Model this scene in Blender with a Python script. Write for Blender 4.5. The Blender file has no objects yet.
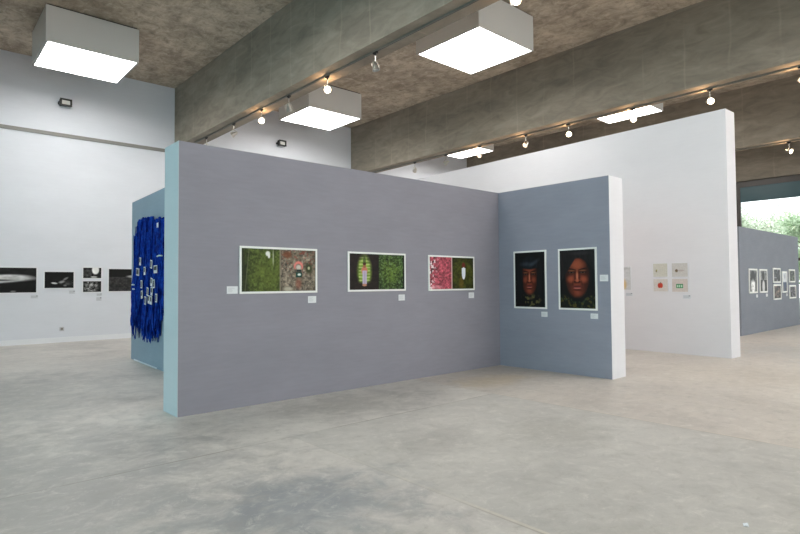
import bpy, bmesh, math, random
import numpy as np
from mathutils import Vector, Matrix
random.seed(7); rng = np.random.RandomState(11)
scn = bpy.context.scene
col = scn.collection
R = math.radians

# ------------------------------------------------------------------ helpers
def link(o): col.objects.link(o); return o

def tag(o, label=None, cat=None, group=None, kind=None):
    if label: o['label'] = label
    if cat: o['category'] = cat
    if group: o['group'] = group
    if kind: o['kind'] = kind
    return o

def thing(name, label, cat, loc=(0, 0, 0), rotz=0.0, group=None):
    o = link(bpy.data.objects.new(name, None))
    o.empty_display_size = .1
    o.location = loc; o.rotation_euler = (0, 0, rotz)
    return tag(o, label, cat, group)

def obj(name, bm, mat, parent=None, smooth=False, bevel=0.0):
    me = bpy.data.meshes.new(name)
    bmesh.ops.recalc_face_normals(bm, faces=bm.faces)
    bm.to_mesh(me); bm.free()
    me.materials.append(mat)
    if smooth:
        for p in me.polygons: p.use_smooth = True
    o = link(bpy.data.objects.new(name, me))
    if parent: o.parent = parent
    if bevel:
        m = o.modifiers.new('bevel', 'BEVEL'); m.width = bevel; m.segments = 2; m.limit_method = 'ANGLE'
    return o

def box(bm, x0, x1, y0, y1, z0, z1):
    vs = [bm.verts.new((x, y, z)) for z in (z0, z1) for y in (y0, y1) for x in (x0, x1)]
    for f in ((0, 2, 3, 1), (4, 5, 7, 6), (0, 1, 5, 4), (2, 6, 7, 3), (0, 4, 6, 2), (1, 3, 7, 5)):
        bm.faces.new([vs[i] for i in f])
    return bm

def bx(*a): return box(bmesh.new(), *a)

def tube(bm, pts, r, n=10, caps=True):
    pts = [Vector(p) for p in pts]
    rs = r if isinstance(r, (list, tuple)) else [r] * len(pts)
    rings = []
    ref = None
    for i, p in enumerate(pts):
        t = (pts[min(i + 1, len(pts) - 1)] - pts[max(i - 1, 0)]).normalized()
        if ref is None:
            ref = Vector((1, 0, 0)) if abs(t.x) < .9 else Vector((0, 1, 0))
        a = (ref - t * ref.dot(t)).normalized(); b = t.cross(a); ref = a
        rings.append([bm.verts.new(p + (a * math.cos(2 * math.pi * k / n) + b * math.sin(2 * math.pi * k / n)) * rs[i]) for k in range(n)])
    for i in range(len(rings) - 1):
        for k in range(n):
            bm.faces.new((rings[i][k], rings[i][(k + 1) % n], rings[i + 1][(k + 1) % n], rings[i + 1][k]))
    if caps:
        bm.faces.new(rings[0][::-1]); bm.faces.new(rings[-1])
    return bm

def lin(c):
    c = np.asarray(c, float)
    return np.where(c <= .04045, c / 12.92, ((c + .055) / 1.055) ** 2.4)

def s8(r, g, b): return tuple(float(x) for x in lin(np.array([r, g, b]) / 255.0)) + (1.0,)

# ------------------------------------------------------------------ materials
def mat(name, color=(.5, .5, .5, 1), rough=.6, metal=0.0, spec=None):
    m = bpy.data.materials.new(name); m.use_nodes = True
    b = m.node_tree.nodes['Principled BSDF']
    b.inputs['Base Color'].default_value = color
    b.inputs['Roughness'].default_value = rough
    b.inputs['Metallic'].default_value = metal
    if spec is not None: b.inputs['Specular IOR Level'].default_value = spec
    return m

class N:
    """small node-graph builder"""
    def __init__(s, m): s.t = m.node_tree; s.b = s.t.nodes['Principled BSDF']
    def new(s, kind, **kw):
        n = s.t.nodes.new(kind)
        for k, v in kw.items():
            if k.startswith('i_'):
                n.inputs[k[2:].replace('_', ' ')].default_value = v
            else: setattr(n, k, v)
        return n
    def link(s, a, b): s.t.links.new(a, b)
    def coord(s): 
        return s.new('ShaderNodeTexCoord').outputs['Object']
    def mapping(s, v, scale=(1, 1, 1), rot=(0, 0, 0), loc=(0, 0, 0)):
        n = s.new('ShaderNodeMapping'); n.inputs['Scale'].default_value = scale
        n.inputs['Rotation'].default_value = rot; n.inputs['Location'].default_value = loc
        s.link(v, n.inputs['Vector']); return n.outputs['Vector']
    def noise(s, v, scale=1, detail=4, rough=.5, dist=0):
        n = s.new('ShaderNodeTexNoise'); n.inputs['Scale'].default_value = scale
        n.inputs['Detail'].default_value = detail; n.inputs['Roughness'].default_value = rough
        n.inputs['Distortion'].default_value = dist
        s.link(v, n.inputs['Vector']); return n.outputs['Fac']
    def ramp(s, v, stops):
        n = s.new('ShaderNodeValToRGB'); cr = n.color_ramp
        while len(cr.elements) < len(stops): cr.elements.new(.5)
        for e, (p, c) in zip(cr.elements, stops):
            e.position = p; e.color = c if isinstance(c, tuple) else (c, c, c, 1)
        s.link(v, n.inputs['Fac']); return n.outputs['Color']
    def mix(s, f, a, b, mode='MIX'):
        n = s.new('ShaderNodeMix', data_type='RGBA', blend_type=mode)
        for sock, v in ((n.inputs[0], f), (n.inputs[6], a), (n.inputs[7], b)):
            if hasattr(v, 'links'): s.link(v, sock)
            else: sock.default_value = v
        return n.outputs[2]
    def math(s, op, a, b=None, c=None):
        n = s.new('ShaderNodeMath', operation=op)
        for i, v in enumerate((a, b, c)):
            if v is None: continue
            if hasattr(v, 'links'): s.link(v, n.inputs[i])
            else: n.inputs[i].default_value = v
        return n.outputs[0]
    def sep(s, v):
        n = s.new('ShaderNodeSeparateXYZ'); s.link(v, n.inputs[0]); return n.outputs
    def base(s, c): s.link(c, s.b.inputs['Base Color'])
    def bump(s, h, strength=.2, dist=.01):
        n = s.new('ShaderNodeBump'); n.inputs['Strength'].default_value = strength
        n.inputs['Distance'].default_value = dist
        s.link(h, n.inputs['Height']); s.link(n.outputs[0], s.b.inputs['Normal'])

def paint(name, c, var=.04, rough=.75):
    """matt emulsion wall paint with faint roller marks"""
    m = mat(name, c, rough, spec=.25); g = N(m); v = g.coord()
    n1 = g.noise(g.mapping(v, (1, 1, 2.2)), 1.3, 5, .55)
    n2 = g.noise(g.mapping(v, (2, 2, 14)), 2.0, 3, .5)
    f = g.math('ADD', g.math('MULTIPLY', n1, .65), g.math('MULTIPLY', n2, .35))
    lo = tuple(x * (1 - var) for x in c[:3]) + (1,); hi = tuple(min(1, x * (1 + var)) for x in c[:3]) + (1,)
    g.base(g.ramp(f, [(.35, lo), (.65, hi)]))
    g.bump(g.noise(v, 60, 3), .06, .003)
    return m

M = {}
M['white'] = paint('white_wall_paint', s8(223, 221, 225), .02)
M['farwhite'] = paint('far_wall_paint', s8(221, 224, 231), .02)
M['grey'] = paint('grey_wall_paint', s8(144, 141, 150), .06)
M['pale_end'] = paint('pale_grey_end_paint', s8(200, 204, 208), .02)
M['grey_ret'] = paint('grey_wall_paint_cool_lit', s8(144, 147, 160), .06)  # same paint as the long wall, cool daylight tinted into the colour
M['grey_far'] = paint('grey_wall_paint_steel', s8(132, 137, 147), .06)
M['grey_blue_lit'] = paint('grey_wall_paint_blue_lit', s8(154, 168, 182), .05)  # grey wall face, its bluish daylight put into the colour
M['skyl'] = mat('skylight_box_paint', s8(222, 221, 218), .6)
M['skyl_rim'] = mat('skylight_rim_metal', s8(170, 170, 170), .5)
M['dark'] = mat('shadow_gap', s8(38, 36, 33), .9)
M['black'] = mat('black_plastic', s8(22, 22, 22), .45)
M['silver'] = mat('brushed_silver', s8(190, 188, 180), .28, .85)
M['rail'] = mat('grey_rail_aluminium', s8(128, 124, 116), .45, .4)
M['frame'] = mat('white_frame', s8(236, 236, 232), .5)
M['mount'] = mat('white_mount_board', s8(226, 228, 232), .7)
M['winframe'] = mat('dark_window_frame', s8(74, 70, 67), .5)
M['teal'] = mat('teal_glass_panel', s8(58, 86, 93), .35)
M['trim'] = paint('grey_groove', s8(142, 140, 136), .08)
M['board'] = mat('white_baseboard_paint', s8(232, 234, 238), .5)
M['socket'] = mat('socket_plastic', s8(185, 186, 190), .4)
M['ribbon'] = mat('pale_ribbon', s8(190, 214, 206), .7)
M['leaf'] = mat('leaf_green', s8(180, 202, 168), .6)
M['leaf2'] = mat('leaf_pale', s8(208, 218, 198), .6)
M['bark'] = mat('bark', s8(96, 84, 70), .9)
M['grass'] = mat('outside_paving', s8(176, 178, 168), .9)
for k in ('leaf', 'leaf2', 'bark', 'grass'):
    g = N(M[k]); c = M[k].node_tree.nodes['Principled BSDF'].inputs['Base Color'].default_value[:]
    g.base(g.ramp(g.noise(g.coord(), 2.5, 5, .6), [(.3, tuple(x * .7 for x in c[:3]) + (1,)), (.7, tuple(min(1, x * 1.3) for x in c[:3]) + (1,))]))

def emis(name, c, s):
    m = bpy.data.materials.new(name); m.use_nodes = True
    b = m.node_tree.nodes['Principled BSDF']
    b.inputs['Base Color'].default_value = (.8, .8, .8, 1)
    b.inputs['Emission Color'].default_value = c; b.inputs['Emission Strength'].default_value = s
    return m
M['diffuser'] = emis('skylight_diffuser', (1, .965, .92, 1), 12)
M['bulb'] = emis('warm_lamp_lens', (1, .80, .56, 1), 14)
M['bulb_dim'] = emis('warm_lamp_lens_side', (1, .70, .42, 1), 1.1)
M['flood_glass'] = mat('floodlight_glass', s8(205, 205, 200), .2)
M['lens_off'] = mat('unlit_glass_lens', s8(150, 152, 148), .15)

# concrete of ceiling
def concrete_ceiling():
    m = mat('ceiling_concrete', rough=.85); g = N(m); v = g.coord()
    a = g.noise(g.mapping(v, (.55, .9, 1)), 1.0, 9, .62, .4)
    b = g.noise(g.mapping(v, (3, .8, 1)), 1.6, 8, .7)
    f = g.math('ADD', g.math('MULTIPLY', a, .6), g.math('MULTIPLY', b, .4))
    c = g.ramp(f, [(.36, s8(138, 126, 112)), (.5, s8(176, 163, 146)), (.62, s8(200, 187, 169))])
    st = g.ramp(g.noise(v, 1.7, 10, .75, .6), [(.56, 0.0), (.68, 1.0)])
    c = g.mix(g.math('MULTIPLY', st, .5), c, s8(92, 84, 73))
    mo = g.noise(g.mapping(v, (1.2, 1, 1)), 3.6, 12, .78, .7)
    c = g.mix(g.ramp(mo, [(.50, 0.0), (.64, .70)]), c, s8(112, 102, 89))
    c = g.mix(g.ramp(mo, [(.34, .65), (.47, 0.0)]), c, s8(218, 206, 189))
    # formwork board lines running across the bay
    y = g.sep(v)[1]
    fr = g.math('FRACT', g.math('MULTIPLY', y, 1 / 1.22))
    ln = g.math('LESS_THAN', fr, .008)
    c = g.mix(g.math('MULTIPLY', ln, .22), c, s8(96, 92, 84))
    g.base(c); g.bump(b, .15, .01)
    return m
M['ceil'] = concrete_ceiling()

def concrete_beam():
    m = mat('beam_concrete', rough=.8); g = N(m); v = g.coord()
    a = g.noise(g.mapping(v, (1, .35, .8)), 1.1, 7, .6, .5)
    w = g.noise(g.mapping(v, (1, 1.0, 3.2), (R(24), 0, 0)), 1.6, 6, .6, 1.0)
    f = g.math('ADD', g.math('MULTIPLY', a, .5), g.math('MULTIPLY', w, .5))
    c = g.ramp(f, [(.34, s8(115, 106, 95)), (.5, s8(136, 127, 114)), (.66, s8(156, 146, 132))])
    y = g.sep(v)[1]
    wob = g.math('MULTIPLY', g.noise(g.mapping(v, (1, 1, .9)), 1.2, 2), .22)
    fr = g.math('FRACT', g.math('MULTIPLY', g.math('ADD', y, wob), 1 / .86))
    d = g.math('ABSOLUTE', g.math('SUBTRACT', fr, .5))
    ln = g.ramp(d, [(0, 1.0), (.035, 0.0)])
    brk = g.ramp(g.noise(g.mapping(v, (1, 1, .5)), 1.7, 3), [(.42, 0.0), (.6, 1.0)])
    c = g.mix(g.math('MULTIPLY', g.math('MULTIPLY', ln, brk), .24), c, s8(186, 174, 156))
    g.base(c); g.bump(w, .12, .01)
    return m
M['beam'] = concrete_beam()

def concrete_floor():
    m = mat('floor_concrete', rough=.5, spec=.35); g = N(m); v = g.coord(); X, Y, Z = g.sep(v)
    a = g.noise(g.mapping(v, (.5, .5, 1)), 1.0, 8, .62, .6)
    b = g.noise(v, 2.6, 9, .68, .5)
    f = g.math('ADD', g.math('MULTIPLY', a, .55), g.math('MULTIPLY', b, .45))
    c = g.ramp(f, [(.34, s8(156, 153, 149)), (.46, s8(186, 182, 177)), (.55, s8(199, 195, 189)), (.68, s8(213, 209, 203))])
    # slab by slab tint
    def lt(a, v): return g.math('LESS_THAN', a, v)
    def gt(a, v): return g.math('GREATER_THAN', a, v)
    near = lt(Y, 4.58)
    s1 = g.math('MULTIPLY', g.math('MULTIPLY', near, lt(X, 5.65)), gt(X, 2.7))
    c = g.mix(g.math('MULTIPLY', s1, .45), c, s8(171, 170, 165))
    s2 = gt(X, 5.65)
    c = g.mix(g.math('MULTIPLY', s2, .45), c, s8(188, 176, 164))
    # cement blotches; the broad dark lower-left one paints lens vignetting into the colour
    def blob(x, y, r, sx=1.0, rot=0.0):
        mp = g.mapping(v, (1, 1, 0), (0, 0, 0), (-x, -y, 0))
        mp = g.mapping(mp, (1 / r, sx / r, 1), (0, 0, rot))
        ln = g.new('ShaderNodeVectorMath', operation='LENGTH'); g.link(mp, ln.inputs[0])
        d = g.math('ADD', ln.outputs['Value'], g.math('MULTIPLY', g.math('SUBTRACT', b, .5), 2.4))
        return g.ramp(d, [(.35, 1.0), (1.0, 0.0)])
    for x, y, r, sx, rot, k, cc in ((1.9, 3.1, 1.0, 1.2, .3, .55, s8(138, 144, 149)), (1.2, 2.5, .8, 1, 0, .35, s8(138, 142, 144)),
                                    (3.9, 5.4, 1.2, 1.6, 0, .35, s8(134, 131, 122)), (6.4, 5.2, 1.0, 2.2, 0, .45, s8(190, 170, 132)),
                                    (3.6, 3.6, .7, 1.4, .5, .30, s8(132, 131, 126)), (1.0, 8.2, 1.5, .7, 0, .28, s8(146, 145, 142)),
                                    (4.7, 3.0, .7, 1.2, .2, .3, s8(140, 136, 127)), (9.5, 3.0, 1.6, 1, 0, .25, s8(188, 176, 156)),
                                    (.6, 4.6, 1.9, .8, 0, .55, s8(140, 140, 139)), (2.0, 3.2, .55, 1.3, .8, .5, s8(126, 132, 138)), (.2, 9.5, 2.2, 1, 0, .35, s8(146, 146, 144)), (13.5, 2.6, 2.0, .7, 0, .35, s8(150, 158, 162))):
        c = g.mix(g.math('MULTIPLY', blob(x, y, r, sx, rot), k), c, cc)
    # fine trowel streaks
    t = g.noise(g.mapping(v, (1.2, 2.6, 1), (0, 0, .4)), 1.5, 9, .66, 1.2)
    c = g.mix(g.ramp(t, [(.52, 0.0), (.74, .38)]), c, s8(150, 147, 141))
    t2 = g.noise(g.mapping(v, (1.5, 2.8, 1), (0, 0, -.6), (4, 2, 0)), 1.3, 9, .66, 1.4)
    c = g.mix(g.ramp(t2, [(.54, 0.0), (.76, .34)]), c, s8(216, 212, 204))
    fine = g.noise(g.mapping(v, (1, 1, 1), (0, 0, .7), (3, 5, 0)), 7, 12, .8, .6)
    c = g.mix(g.ramp(fine, [(.52, 0.0), (.70, .60)]), c, s8(148, 144, 137))
    c = g.mix(g.ramp(fine, [(.32, .55), (.47, 0.0)]), c, s8(216, 212, 205))
    # sawn joints
    def joint(coordv, at, other, lo, hi):
        d = g.math('ABSOLUTE', g.math('SUBTRACT', coordv, at))
        return g.math('MULTIPLY', g.math('MULTIPLY', lt(d, .008), gt(other, lo)), lt(other, hi))
    def side(coordv, at, other, lo, hi):
        d = g.math('SUBTRACT', coordv, at)
        return g.math('MULTIPLY', g.math('MULTIPLY', g.math('MULTIPLY', gt(d, .008), lt(d, .035)), gt(other, lo)), lt(other, hi))
    fade = g.ramp(g.noise(v, .9, 4), [(.40, .25), (.58, 1.0)])
    def put(c, m_, k, cc): return g.mix(g.math('MULTIPLY', g.math('MULTIPLY', m_, fade), k), c, cc)
    c = put(c, side(X, 2.7, Y, -8, 4.0), .35, s8(216, 206, 184)); c = put(c, joint(X, 2.7, Y, -8, 4.4), .45, s8(140, 130, 112))
    c = put(c, joint(X, 5.65, Y, -8, 4.58), .6, s8(136, 128, 114)); c = put(c, side(X, 5.65, Y, -8, 4.58), .3, s8(214, 202, 182))
    c = put(c, joint(Y, 4.58, X, -6, 5.65), .7, s8(126, 120, 108))
    # small dark scuffs
    sc = g.ramp(g.noise(g.mapping(v, (1, 1, 1), (0, 0, .3), (7, 3, 0)), 5.5, 8, .75, .8), [(.60, 0.0), (.74, .35)])
    c = g.mix(sc, c, s8(126, 123, 117))
    g.base(c)
    g.link(g.ramp(b, [(.3, .34), (.7, .52)]), g.b.inputs['Roughness'])
    g.bump(b, .06, .004)
    return m
M['floor'] = concrete_floor()

def glass(name, tint=(.93, .97, .98, 1)):
    m = bpy.data.materials.new(name); m.use_nodes = True; t = m.node_tree; t.nodes.clear()
    o = t.nodes.new('ShaderNodeOutputMaterial'); mx = t.nodes.new('ShaderNodeMixShader')
    tr = t.nodes.new('ShaderNodeBsdfTransparent'); gl = t.nodes.new('ShaderNodeBsdfGlossy'); fr = t.nodes.new('ShaderNodeFresnel')
    tr.inputs[0].default_value = tint; gl.inputs['Roughness'].default_value = .02; fr.inputs['IOR'].default_value = 1.35
    t.links.new(fr.outputs[0], mx.inputs[0]); t.links.new(tr.outputs[0], mx.inputs[1]); t.links.new(gl.outputs[0], mx.inputs[2])
    t.links.new(mx.outputs[0], o.inputs[0]); return m
M['glass'] = glass('window_glass')
M['glass_teal'] = glass('tinted_window_glass', (.72, .95, 1, 1))

def print_mat():
    m = bpy.data.materials.new('photographic_print'); m.use_nodes = True; g = N(m)
    a = g.new('ShaderNodeAttribute', attribute_name='ink')
    g.base(a.outputs['Color']); g.b.inputs['Roughness'].default_value = .5
    g.b.inputs['Specular IOR Level'].default_value = .2
    return m
M['print'] = print_mat()

# ------------------------------------------------------------------ room shell
YF, C, H = 16.354, 7.189, 3.0
XL, XR, YB = -7.0, 25.0, -9.0
def struct(name, bm, m, label=None, parent=None, bevel=0):
    o = obj(name, bm, m, parent, bevel=bevel)
    if not parent: tag(o, label, None, None, 'structure')
    return o
struct('floor', bx(XL, XR + .3, YB, YF + .3, -.2, 0), M['floor'], 'polished grey concrete floor with sawn joints')
struct('ceiling', bx(XL, XR + .3, YB, YF + .3, C, C + .3), M['ceil'], 'bare stained concrete ceiling')
struct('wall_far', bx(XL, XR + .3, YF, YF + .3, 0, C), M['farwhite'], 'tall white rear wall of the hall')
struct('baseboard_far', bx(XL, XR, YF - .025, YF, 0, .13), M['board'], 'low white skirting along the far white wall')
struct('trim_1', bx(XL, 5.75, YF - .03, YF, 5.27, 5.36), M['trim'], 'narrow grey band across the far white wall')
beams = []
for i, x in enumerate((-.62, 5.751, 12.13, 18.52)):
    struct('trim_%d' % (i + 2), bx(x, x + .5, YB, YF, 5.452 if i < 3 else 5.43, C), M['beam'], 'deep concrete ceiling beam')
struct('wall_right', bx(XR, XR + .5, YB, YF, 5.46, C), M['beam'], 'concrete lintel beam above the right hand glazing')
# right hand glazing
def window(name, x, y0, y1, z0, z1, nx, panes_mat, frame_m, lower=None, face=1):
    w = link(bpy.data.objects.new(name, None)); w['kind'] = 'structure'; w.location = (x, y0, 0)
    L = y1 - y0
    b = bmesh.new()
    box(b, 0, .12, 0, L, z1 - .24, z1); box(b, 0, .12, 0, L, z0, z0 + .06)
    n = nx
    for k in range(n + 1):
        yy = min(max(L * k / n - .09, 0), L - .18); box(b, 0, .12, yy, yy + .18, z0 + .06, z1 - .24)
    obj('window_frame', b, frame_m, w)
    return w
w1 = window('window_1', XR + .1, -9, 7.74, 0, 5.46, 6, None, M['winframe'])
b = bmesh.new(); box(b, .03, .09, .1, 16.6, 4.62, 5.22); obj('upper_panel', b, M['teal'], w1)['label'] = 'dark teal upper glazing strip'
b = bmesh.new(); box(b, .02, .10, .1, 16.6, 2.2, 2.3); obj('transom', b, M['winframe'], w1)
b = bmesh.new(); box(b, .055, .065, .1, 16.6, .06, 4.62); obj('pane', b, M['glass'], w1)
struct('wall_right', bx(XR + .05, XR + .35, 7.74, YF, 0, 5.46), M['grey'], 'grey side wall beyond the glazing')
# left and back walls (out of frame) with the openings that let the daylight in
def opening_wall(name, axis, at, a0, a1, o0, o1, z0, z1, th, m):
    b = bmesh.new()
    def s(p0, p1, q0, q1):
        if axis == 'x': box(b, at, at + th, p0, p1, q0, q1)
        else: box(b, p0, p1, at, at + th, q0, q1)
    if z0 > 0: s(a0, a1, 0, z0)
    s(a0, a1, z1, C); s(a0, o0, z0, z1); s(o1, a1, z0, z1)
    return struct(name, b, m)
opening_wall('wall_left', 'x', XL - .3, YB, YF + .3, -6.0, 12.5, 0.0, 5.4, .3, M['white'])
opening_wall('wall_back', 'y', YB - .3, XL - .3, XR + .3, -4.0, 20.0, 0.0, 5.4, .3, M['white'])
b = bmesh.new()
for k in range(7): yy = -6 + 18.5 * k / 6; box(b, XL - .2, XL - .1, yy - .05 if k else yy, yy + .05, 0, 5.4)
struct('window_2', b, M['winframe'], 'dark frame of the left hand glazing')
b = bmesh.new(); box(b, XL - .16, XL - .15, -6, 12.5, 0, 5.4); struct('window_3', b, M['glass_teal'], 'left hand glazing')
b = bmesh.new()
for k in range(9): xx = -4 + 24 * k / 8; box(b, xx - .05, xx + .05, YB - .2, YB - .1, 0, 5.4)
struct('window_4', b, M['winframe'], 'dark frame of the glazing behind the viewer')
b = bmesh.new(); box(b, -4, 20, YB - .16, YB - .15, 0, 5.4); struct('window_5', b, M['glass'], 'glazing behind the viewer')

# ------------------------------------------------------------------ partitions
def partition(name, label, mface, mend, loc, rotz, L, T, Ht, ends):
    """local x along the face (viewer side is -y), origin at the left foot of the viewer face"""
    t = thing(name, label, 'partition', loc, rotz)
    e = .004
    obj('panel', bx(e if 'l' in ends else 0, L - (e if 'r' in ends else 0), 0, T, 0, Ht), mface, t)
    if 'l' in ends: obj('end_panel', bx(0, e, 0, T, 0, Ht), mend, t)['label'] = 'pale painted end face'
    if 'r' in ends: obj('end_panel', bx(L - e, L, 0, T, 0, Ht), mend, t)['label'] = 'white painted end face'
    return t
X1, Y1, X2, Y3 = 2.185, 6.09, 7.714, 4.04
tmain = partition('partition_wall', 'long grey exhibition partition carrying three wide green and pink photographs', M['grey'], M['pale_end'], (X1, Y1, 0), 0, X2 - X1, .433, H, 'l')
tret = partition('partition_wall', 'short blue grey exhibition partition with the two dark portraits and a white end', M['grey_ret'], M['white'], (X2, Y1 + .433, 0), R(-90), Y1 + .433 - Y3, .407, H, 'r')
PB = (3.279, 11.637); AB = 87.4766
tb = partition('partition_wall', 'blue grey partition behind the long wall, hung with the blue textile', M['grey_blue_lit'], M['white'], (*PB, 0), R(AB - 180), 4.2, .4, 3.06, '')
b = bmesh.new(); box(b, .25, 1.75, -.012, 0, .0, .022); obj('floor_strip', b, M['board'], tb)['label'] = 'thin pale strip at the foot'
PW = (11.382, 3.635); AW = 87.794; LW = 9.0
rw = R(AW)
tw = partition('partition_wall', 'tall white partition rising above the grey ones, four small prints on it', M['white'], M['white'],
               (PW[0] + LW * math.cos(rw), PW[1] + LW * math.sin(rw), 0), R(AW - 180), LW, .42, 4.656, 'r')
GX, GY = 16.27, 4.9485
tg = partition('partition_wall', 'grey partition at the right before the glazing, with black and white photographs', M['grey_far'], M['grey_far'], (GX, GY, 0), 0, 21.93 - GX, .35, 2.87, '')

# ------------------------------------------------------------------ print painting (ink colours of the photographs)
def vnoise(u, v, sx, sy, seed, octaves=3):
    out = np.zeros_like(u); amp = 1; tot = 0
    for o in range(octaves):
        r = np.random.RandomState(seed + o * 17); nx, ny = max(1, int(sx * 2 ** o)), max(1, int(sy * 2 ** o))
        G = r.rand(ny + 2, nx + 2)
        x = np.clip(u, 0, .9999) * nx; y = np.clip(v, 0, .9999) * ny
        i, j = x.astype(int), y.astype(int); fx, fy = x - i, y - j
        fx = fx * fx * (3 - 2 * fx); fy = fy * fy * (3 - 2 * fy)
        out += amp * ((G[j, i] * (1 - fx) + G[j, i + 1] * fx) * (1 - fy) + (G[j + 1, i] * (1 - fx) + G[j + 1, i + 1] * fx) * fy)
        tot += amp; amp *= .6
    return out / tot

def A(c): return np.array(c, float) / 255.0
def over(img, m, c):
    m = np.clip(m, 0, 1)[..., None]; return img * (1 - m) + (A(c) if not isinstance(c, np.ndarray) else c) * m
def ell(u, v, cu, cv, ru, rv, soft=.3, rot=0):
    du, dv = u - cu, v - cv
    if rot: du, dv = du * math.cos(rot) + dv * math.sin(rot), -du * math.sin(rot) + dv * math.cos(rot)
    d = np.sqrt((du / ru) ** 2 + (dv / rv) ** 2)
    return np.clip((1 + soft / 2 - d) / soft, 0, 1)
def rect(u, v, u0, u1, v0, v1): return ((u >= u0) & (u <= u1) & (v >= v0) & (v <= v1)).astype(float)
def flat(u, c): return np.ones(u.shape + (3,)) * A(c)

def p_field(u, v):
    n = vnoise(u, v, 22, 22, 3, 3); n2 = vnoise(u, v, 5, 4, 9, 2)
    img = flat(u, (64, 76, 34)) * (.0 + 1.9 * n)[..., None]
    img = over(img, ell(u, v, .62, .55, .5, .6, 1.2) * .45 * (.5 + n2), (112, 124, 48))
    rows = (np.sin((u * 34 + v * 6 + n2 * 3)) > .4).astype(float)
    img = over(img, rows * .10, (36, 48, 18))
    img = over(img, np.clip((.16 - u + .1 * (v - .3)) / .1, 0, 1) * .75, (34, 38, 20))
    img = over(img, ell(u, v, .155 - .1 * (v - .3), v, .012, 1, .6) * .5, (120, 118, 90))
    img = over(img, ell(u, v, .66, .11, .06, .06, .5), (232, 232, 226))
    img = over(img, ell(u, v, .69, .17, .03, .05, .5), (232, 232, 226))
    img = over(img, ell(u, v, .8, .2, .012, .2, .6) * .7, (206, 206, 190))
    return over(img, np.clip((u - .955) / .03, 0, 1), (132, 124, 104))
def p_camp(u, v):
    n = vnoise(u, v, 20, 22, 31, 3); n2 = vnoise(u, v, 4, 5, 33, 3)
    img = flat(u, (138, 126, 110)) * (.3 + 1.2 * n)[..., None]
    img = over(img, (n2 > .55) * .35, (96, 84, 66))
    img = over(img, (1 - ell(u, v, .5, .5, .62, .62, .5)) * .6, (52, 46, 36))
    img = over(img, ((vnoise(u, v, 26, 24, 37, 1) > .72) * ell(u, v, .5, .25, .45, .35, .8)) * .55, (140, 58, 48))
    img = over(img, ell(u, v, .18, .12, .12, .08, .6) * .7, (120, 62, 36))
    ring_ = ell(u, v, .50, .40, .13, .13, .25) - ell(u, v, .50, .42, .085, .085, .3)
    img = over(img, ring_ * (v < .47), (222, 128, 118)); img = over(img, ell(u, v, .50, .42, .07, .06, .6) * .8, (214, 206, 196))
    img = over(img, rect(u, v, .42, .60, .54, .67), (20, 62, 52))
    img = over(img, ell(u, v, .52, .60, .05, .03, .5), (220, 226, 220))
    img = over(img, rect(u, v, .44, .58, .48, .53), (34, 44, 42))
    img = over(img, ell(u, v, .80, .45, .10, .12, .7) * .9, (52, 58, 34))
    img = over(img, ell(u, v, .8, .44, .035, .04, .6), (180, 178, 140))
    img = over(img, ell(u, v, .2, .95, .14, .05, .8) * .8, (190, 184, 164))
    return over(img, ell(u, v, .50, .82, .08, .12, .8) * .4, (160, 74, 56))
def p_arch(u, v):
    n = vnoise(u, v, 9, 16, 41, 3)
    img = flat(u, (34, 25, 22)) * (.7 + .6 * n)[..., None]
    halo = ell(u, v, .5, .50, .235, .44, .45) * np.clip((.84 - v) / .08, 0, 1)
    img = over(img, halo, A((128, 158, 62)) * (.55 + .8 * n)[..., None])
    img = over(img, (np.abs(u - .5) < .19) * (np.sin(v * 70) > .5) * halo * .5, (226, 226, 178))
    img = over(img, ell(u, v, .5, .2, .05, .12, .5) * .6, (40, 52, 22))
    img = over(img, ell(u, v, .5, .47, .105, .12, .2), (196, 118, 96))
    img = over(img, rect(u, v, .43, .58, .47, .84) * .95, (184, 172, 196))
    img = over(img, rect(u, v, .50, .515, .5, .84) * .5, (120, 110, 140))
    img = over(img, ell(u, v, .5, .335, .05, .06, .25), (150, 96, 70))
    img = over(img, ell(u, v, .5, .28, .055, .035, .3), (70, 36, 30))
    return over(img, ell(u, v, .5, .87, .08, .035, .4), (186, 132, 108))
def p_leaves(u, v):
    n = vnoise(u, v, 17, 20, 51, 3); n2 = vnoise(u, v, 26, 28, 53, 2)
    img = flat(u, (52, 72, 38)) * (-.1 + 2.1 * n)[..., None]
    img = over(img, ell(u, v, .45, .5, .42, .4, 1.2) * .5 * (.4 + n), (124, 146, 48))
    img = over(img, (n2 > .68) * .45, (142, 172, 128))
    img = over(img, (n2 < .3) * .55, (14, 26, 14))
    return over(img, np.clip((u - .93) / .03, 0, 1), (20, 22, 16))
def p_pink(u, v):
    n = vnoise(u, v, 16, 22, 61, 3); n2 = vnoise(u, v, 30, 4, 63, 2)
    img = flat(u, (176, 84, 96)) * (.35 + 1.2 * n)[..., None]
    img = over(img, (n2 > .6) * .25 * np.clip((u - .4) / .3, 0, 1), (130, 44, 60))
    img = over(img, (vnoise(u, v, 14, 18, 67, 2) > .62) * np.clip((.45 - u - v * .2) / .2, 0, 1), (236, 216, 218))
    img = over(img, (vnoise(u, v, 14, 18, 69, 2) > .6) * np.clip((.35 - u - v * .25) / .2, 0, 1), (48, 22, 26))
    img = over(img, ell(u, v, .3, .93, .25, .05, .6) * .5, (240, 170, 176))
    return over(img, np.clip((u - .94) / .03, 0, 1), (206, 176, 170))
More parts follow.
